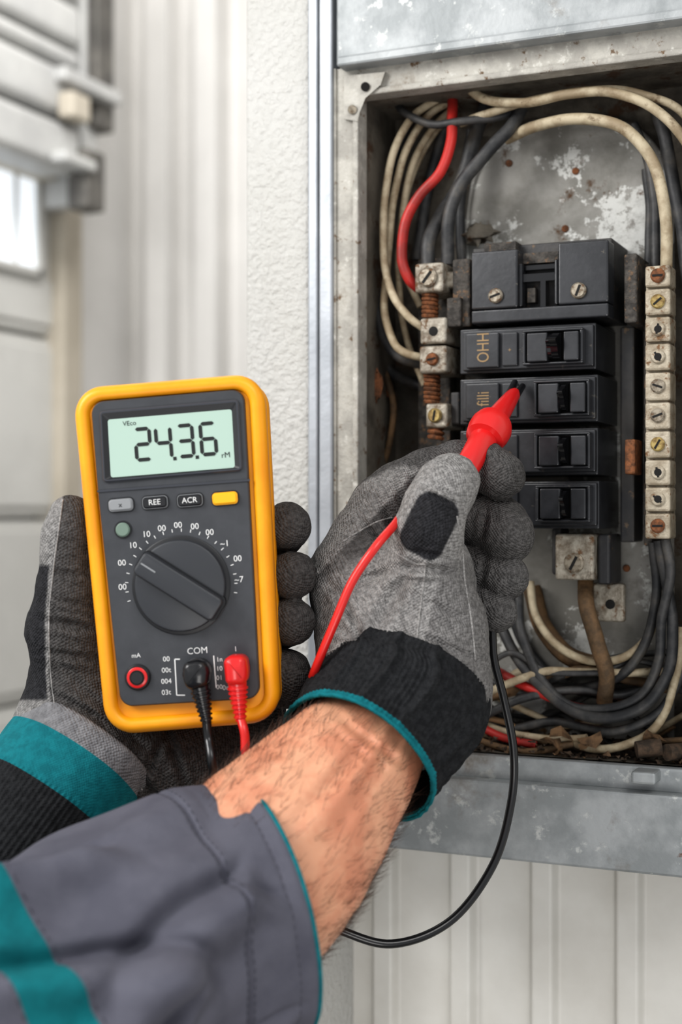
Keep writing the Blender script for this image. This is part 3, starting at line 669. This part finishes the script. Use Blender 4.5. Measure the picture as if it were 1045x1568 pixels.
def rcol(V):
    pm=np.min([capd(V,c) for c in palm],0); fd=[capd(V,c) for c in fing]
    col=np.tile(GR,(len(V),1))
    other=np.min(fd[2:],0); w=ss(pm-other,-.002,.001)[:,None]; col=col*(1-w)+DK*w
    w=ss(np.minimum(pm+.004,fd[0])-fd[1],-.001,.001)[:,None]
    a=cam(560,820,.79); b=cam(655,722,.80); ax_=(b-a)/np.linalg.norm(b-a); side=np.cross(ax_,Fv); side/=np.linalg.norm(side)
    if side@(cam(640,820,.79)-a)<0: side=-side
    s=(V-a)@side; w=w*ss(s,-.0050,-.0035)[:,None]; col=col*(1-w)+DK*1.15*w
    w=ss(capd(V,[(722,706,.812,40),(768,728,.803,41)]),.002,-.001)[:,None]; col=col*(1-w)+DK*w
    # knuckle pad sewn on the thumb: rounded rectangle in the thumb's own axes
    a=cam(640,840,.74); b=cam(676,770,.735); ax_=b-a; ln_=np.linalg.norm(ax_); ax_/=ln_; sd=np.cross(ax_,Fv); sd/=np.linalg.norm(sd); m_=(a+b)/2
    e=V-m_; p=np.abs(e@ax_)-ln_*.60; q=np.abs(e@sd)-.0118; r_=.007
    dq=np.sqrt(np.maximum(p+r_,0)**2+np.maximum(q+r_,0)**2)+np.minimum(np.maximum(p+r_,q+r_),0)-r_
    w=(ss(dq,.0005,-.0003)*ss(e@Fv,.012,.008)*ss(pm-fd[0],-.004,-.002))[:,None]; col=col*(1-w)+PA*w
    e=V-cam(648,960,.77); n_=(cam(700,960,.77)-cam(655,950,.77)); n_/=np.linalg.norm(n_); s=e@n_
    w=ss(s,-.0005,.0006)[:,None]*ss(V[:,2],cam(650,862,.76)[2]+.004,cam(650,862,.76)[2])[:,None]; col=col*(1-w*.6)+MD*.9*w*.6
    return col
cs=[crease(598,805,.780,60,-30,.0038,.0018,.013),crease(575,822,.778,50,-40,.0030,.0016,.012),crease(636,756,.785,60,-10,.0036,.0018,.012),crease(618,778,.785,60,-24,.0024,.0014,.011),
    crease(652,872,.735,10,-60,.0032,.0018,.015),crease(662,850,.732,14,-60,.0016,.0012,.012),crease(676,762,.735,20,-50,.0018,.0011,.011),crease(681,751,.735,20,-50,.0014,.0010,.010),crease(640,890,.735,0,-60,.0016,.0012,.012),
    crease(742,700,.795,60,10,.0022,.0014,.01),crease(742,800,.795,60,10,.0026,.0015,.011),crease(742,872,.795,60,10,.0024,.0014,.01),crease(732,930,.79,60,10,.0024,.0014,.01),
    crease(560,985,.735,30,-60,.0030,.0022,.02),crease(640,1000,.73,20,-60,.0028,.0022,.028),crease(590,1010,.73,20,-60,.0026,.0020,.028),crease(580,880,.755,-20,-60,.0020,.002,.02),
    crease(610,900,.75,50,30,.0024,.003,.03),crease(700,1000,.73,30,-60,.0024,.002,.02),crease(530,930,.75,40,-30,.0022,.002,.02),crease(690,940,.73,30,-60,.0018,.0016,.02),crease(545,960,.75,50,-20,.0018,.0016,.02)]
rg,_,bv=sdfmesh('right_glove',rh,bnd(palm+fing),.0010,glove_m,rcol,cs,((.0018,.018),(.0009,.006)),tech,1)
seams('right_glove_seams',bv,[[(652,864),(648,900),(643,940),(638,985),(636,1005)],[(500,1000),(540,982),(590,975),(638,985)],[(700,790),(708,840),(712,890),(722,950),(728,1010)],[(524,830),(548,815),(575,800),(600,792)],[(652,864),(636,862),(612,850),(600,838)]],gthread_m)
lpalm=[[(120,1150,.785,108),(180,1080,.80,100),(230,1000,.815,90)],[(150,1165,.785,92),(290,1160,.795,92),(365,1090,.802,72)],[(230,1000,.82,90),(340,980,.822,80)],[(330,900,.822,60),(360,1050,.82,60)]]
lth=[(140,1060,.79,92),(112,965,.775,68),(108,900,.765,50),(104,850,.76,40),(105,815,.757,36),(108,788,.757,32)]
lf=[[(300,900,.825,46),(372,840,.81,38),(425,818,.80,37),(441,806,.772,37)],
    [(300,940,.825,46),(372,895,.812,38),(430,888,.80,37),(449,881,.765,37)],
    [(300,990,.825,46),(372,960,.812,38),(428,955,.80,37),(447,951,.765,37)],
    [(300,1040,.82,46),(372,1035,.812,38),(422,1040,.80,38),(438,1034,.77,38),(436,1052,.772,34)]]
def lh(G):
    Pm=None
    for c in lpalm:
        d_=chain(G,c); Pm=d_ if Pm is None else smin(Pm,d_,.02)
    D=smin(Pm,chain(G,lth,.006),.02)
    for c in lf: D=np.minimum(D,smin(Pm,chain(G,c,.004),.004))
    return D
def lcol(V):
    D2=np.array(lin((86,84,83))[:3]); col=np.tile(D2,(len(V),1))
    lat=(V-C)@Rv; dep=(V-C)@Fv; u=CX+lat/dep*f; hz=C[2]-V[:,2]; vv=CY+hz/dep*f   # measured along the thumb: back-of-thumb side panel
    edge=np.interp(vv,[750,800,860,960,1060,1120],[98,92,82,74,78,80])
    side=ss(u,edge,edge-3)[:,None]; col=col*(1-side)+GR*.95*side
    k=(ss(u,edge-4,edge-7)*ss(vv,862,868)*ss(vv,1075,1069))[:,None]; col=col*(1-k)+PA*k
    return col
cs=[crease(108,960,.745,10,-60,.0036,.002,.018),crease(115,1010,.74,10,-60,.0030,.0018,.02),crease(108,880,.74,5,-60,.0022,.0014,.012),crease(106,830,.735,5,-60,.0014,.0012,.010),crease(110,925,.74,14,-60,.0018,.0014,.014),
    crease(150,1130,.75,40,-60,.0036,.0022,.03),crease(200,1180,.75,60,-40,.0034,.0022,.03),crease(270,1180,.75,60,-20,.0030,.002,.03),crease(180,1110,.75,50,-50,.0024,.0018,.03),crease(120,1090,.745,30,-60,.0026,.002,.025),crease(240,1150,.75,60,30,.0022,.002,.03),
    crease(437,830,.745,10,30,.0016,.0012,.008),crease(445,905,.74,10,30,.0016,.0012,.008),crease(445,975,.74,10,30,.0014,.0012,.008)]
lg,_,bvl=sdfmesh('left_glove',lh,bnd(lpalm+[lth]+lf),.0011,glove_m,lcol,cs,((.0018,.018),(.0009,.006)),tech,1)
seams('left_glove_seams',bvl,[[(96,765),(90,810),(82,870),(75,950),(78,1030),(84,1080)],[(60,1110),(100,1118),(140,1140),(180,1180),(205,1225)],[(50,1098),(95,1102),(145,1120),(190,1160),(218,1210)]],gthread_m)
fa=[(585,1110,.745,76),(548,1158,.732,82),(500,1218,.715,101),(440,1290,.698,126),(370,1360,.685,142),(270,1430,.67,150)]
def fr(G): 
    D=chain(G,fa,.02)
    D=smin(D,chain(G,[(590,1120,.735,30),(540,1175,.712,34),(480,1260,.685,40)]),.02)
    D=smin(D,chain(G,[(530,1110,.735,34),(470,1170,.71,44),(400,1240,.69,50)]),.02)
    D=smin(D,chain(G,[(575,1150,.7075,5),(545,1200,.690,6),(520,1250,.674,6),(470,1320,.655,6)]),.006)
    return D
fo,FV,bvf=sdfmesh('right_forearm_skin',fr,bnd([fa]),.0014,skin_m,None,[crease(560,1190,.70,60,50,.0026,.003,.04),crease(505,1190,.69,40,45,.0020,.003,.04),crease(575,1140,.70,30,-40,.0016,.0014,.02),crease(562,1155,.70,30,-40,.0012,.0012,.02)],((.0018,.02),),tech,3)
fo.data.update(); no=np.zeros(len(fo.data.vertices)*3); fo.data.vertices.foreach_get('normal',no); no=no.reshape(-1,3)
ud=cam(600,1100,.745)-cam(440,1290,.698); ud/=np.linalg.norm(ud)
tocam=C-FV; tocam/=np.linalg.norm(tocam,axis=1)[:,None]
al=(FV-cam(548,1158,.732))@ud
cand=np.where(((no*tocam).sum(1)>-.35)&(al<.0)&(al>-.10))[0]
mb=MB()
upn=np.cross(ud,Fv); upn/=np.linalg.norm(upn)
for i in rng.choice(cand,2000,replace=False):
    lat=abs(np.dot(no[i],upn)); 
    if rng.random()>.10+lat: continue
    L=rng.uniform(.004,.010); dr=ud*.9+no[i]*.4+rng.normal(0,.35,3); dr/=np.linalg.norm(dr); p=FV[i]
    q=p+dr*L*.5; r_=q+(dr+ud*.35-no[i]*.25)*L*.5
    tube(mb,[p,q,r_],[.00010,.00007,.00003],hair_m,raw=True,ns=3,caps=False)
mb.make('arm_hair',tech)
def loft(name,path,ns,nr,mats,matfn,dfn=None,thick=.0015):
    P=cr([cam(*p[:3]) for p in path],24); R=cr([[p[3]*p[2]/f,0,0] for p in path],24)[:,0]
    s=np.r_[0,np.cumsum(np.linalg.norm(np.diff(P,axis=0),axis=1))]; tt=np.linspace(0,s[-1],nr)
    P=np.stack([np.interp(tt,s,P[:,i]) for i in range(3)],1); R=np.interp(tt,s,R)
    T,_,_=frames(P)
    vs=np.zeros((nr,ns,3)); th=np.linspace(0,2*np.pi,ns,endpoint=False)
    for i in range(nr):
        fw=-Fv-T[i]*np.dot(-Fv,T[i]); fw/=np.linalg.norm(fw); sd=np.cross(T[i],fw)
        for j,a in enumerate(th):
            r=R[i]+(dfn(tt[i],a,tt[-1]) if dfn else 0)
            vs[i,j]=P[i]+r*(fw*math.cos(a)+sd*math.sin(a))
    fs=grid_faces(nr,ns); me=bpy.data.meshes.new(name); me.from_pydata(vs.reshape(-1,3).tolist(),[],fs)
    for m in mats: me.materials.append(m)
    mi=[matfn(tt[k//ns],th[k%ns]) for k in range(len(fs))]; me.polygons.foreach_set('material_index',mi)
    me.polygons.foreach_set('use_smooth',[True]*len(fs)); me.update()
    o=bpy.data.objects.new(name,me); scn.collection.objects.link(o)
    so=o.modifiers.new('s','SOLIDIFY'); so.thickness=thick; so.offset=-1 ; so.use_even_offset=False
    parent(o,tech); return vs,tt,th
def nfold(a,s,k1,k2,seed): 
    return noise.noise(Vector((math.cos(a)*k1+seed,math.sin(a)*k1,s*k2)))
def cuffd(s,a,L):
    m=min(1,s/.012)
    return .00035*math.sin(a*100)+.0030*nfold(a,s,1.0,14,3)+m*.0030*max(0,1-abs(nfold(a,s,2.0,10,8))*5)+.0022*math.exp(-(s/.006)**2)
vs,tt,th=loft('right_glove_cuff',[(550,1161,.731,122),(572,1128,.741,124),(612,1068,.757,132),(628,1030,.765,120)],420,60,[cuffb_m,teal_m],lambda s,a:1 if s<.0022 else 0,cuffd,.002)
mb=MB(); ringp=[vs[0,j] for j in range(0,420,6)]; tube(mb,ringp+ringp[:2],.0010,teal_m,raw=True,ns=8,caps=False); mb.make('right_cuff_piping',tech,smooth=True)
def lcd(s,a,L): return (.0004*math.sin(a*90) if s>.034 else 0)+.003*nfold(a,s,1.2,25,9)+.002*math.exp(-((s-.003)/.005)**2)
loft('left_glove_cuff',[(140,1143,.782,114),(118,1172,.776,120),(70,1238,.765,122),(20,1305,.752,124),(-60,1410,.735,130),(-160,1540,.71,140)],360,110,[rim_m,teal_m,cuffb_m],lambda s,a:0 if s<.0105 else (1 if s<.036 else 2),lcd,.002)
def gss(x,w): return math.exp(-(x/w)**2)
def sld(s,a,L):
    if a>math.pi: a-=2*math.pi
    d_=.009*nfold(a,s,1.0,8,1)*min(1,.3+s/.05)
    d_+=.008*nfold(a+s*6,s,2.0,16,5)*min(1,s/.03)
    for ac,sl,w,s0,s1,h in ((-1.25,4.0,.18,.05,.30,.019),(-.85,-5.,.13,.03,.12,.013),(-.2,7.0,.15,.05,.16,.014),(.45,-6.,.16,.015,.13,.013),(.9,3.,.15,.06,.22,.013),(-.55,2.,.11,.12,.26,.012),(-.1,-9.,.10,.06,.15,.009),(.2,5.,.09,.008,.036,.005),(-.7,-4.,.09,.008,.036,.005)):
        e=ss(np.array(s),s0,s0+.025)*(1-ss(np.array(s),s1-.03,s1)) if s1-s0>.05 else gss(s-(s0+s1)/2,.012); x=a-(ac+sl*(s-s0))
        d_+=h*float(e)*(gss(x,w)-.55*gss(x-w*1.5,w*.5))
    d_-=.0022*gss(s-.036,.0011)+.0006*gss(s-.0075,.0008)
    d_+=.0012*gss(s-.002,.003)
    return float(d_)
vs,tt,th=loft('grey_coverall_sleeve',[(410,1392,.682,192),(335,1415,.672,198),(235,1452,.656,206),(100,1528,.632,226),(-100,1650,.60,260),(-350,1800,.56,300)],340,280,[sleeve_m,sleeve_teal],lambda s,a:1 if .113<s<.135 else 0,sld,.0025)
mb=MB(); ringp=[vs[0,j] for j in range(0,340,3)]; tube(mb,ringp+ringp[:2],.0010,teal_m,raw=True,ns=8,caps=False); mb.make('sleeve_piping',tech,smooth=True)
mb=MB()
for s0 in (.0075,.034,.038,.1115,.1365):
    i=int(np.argmin(abs(tt-s0))); 
    for j in range(0,340,4):
        p,q=vs[i,j],vs[i,(j+2)%340]; tube(mb,[p,(p+q)/2,q],.00028,thread_m,raw=True,ns=5)
mb.make('sleeve_stitching',tech,smooth=True)
# ------------------------------------------------------------------ LIGHT / CAMERA
w=bpy.data.worlds.new('overcast'); scn.world=w; w.use_nodes=True; bg=w.node_tree.nodes['Background']; bg.inputs[0].default_value=(.95,.97,1,1); bg.inputs[1].default_value=.70
def area(name,loc,tgt,size,power,col=(1,1,1)):
    l=bpy.data.lights.new(name,'AREA'); l.size=size; l.energy=power; l.color=col; o=bpy.data.objects.new(name,l); scn.collection.objects.link(o)
    o.location=Vector(loc); o.rotation_euler=(Vector(tgt)-Vector(loc)).to_track_quat('-Z','Y').to_euler()
area('daylight_door_light',(-1.0,-1.3,2.3),(0,0,1.45),.8,28,(1,.99,.975))
area('workshop_ceiling_lamp',(.9,-1.1,2.5),(.05,0,1.4),.7,9,(1,.98,.95))
area('siding_fill_light',(.5,-1.5,.7),(.1,0,1.1),.6,6,(1,.97,.93))  # added unseen fill, brightens the siding below the panel
area('bay_light',(-.5,.5,2.6),(-.75,1.5,1.6),.6,14,(1,.99,.97))
cd=bpy.data.cameras.new('camera'); co=bpy.data.objects.new('camera',cd); scn.collection.objects.link(co); scn.camera=co
co.location=Vector(C); co.rotation_euler=(math.pi/2,0,PSI); cd.sensor_fit='HORIZONTAL'; cd.sensor_width=36; cd.lens=36*f/1045; cd.clip_start=.05
cd.dof.use_dof=True; cd.dof.focus_distance=.80; cd.dof.aperture_fstop=8.5
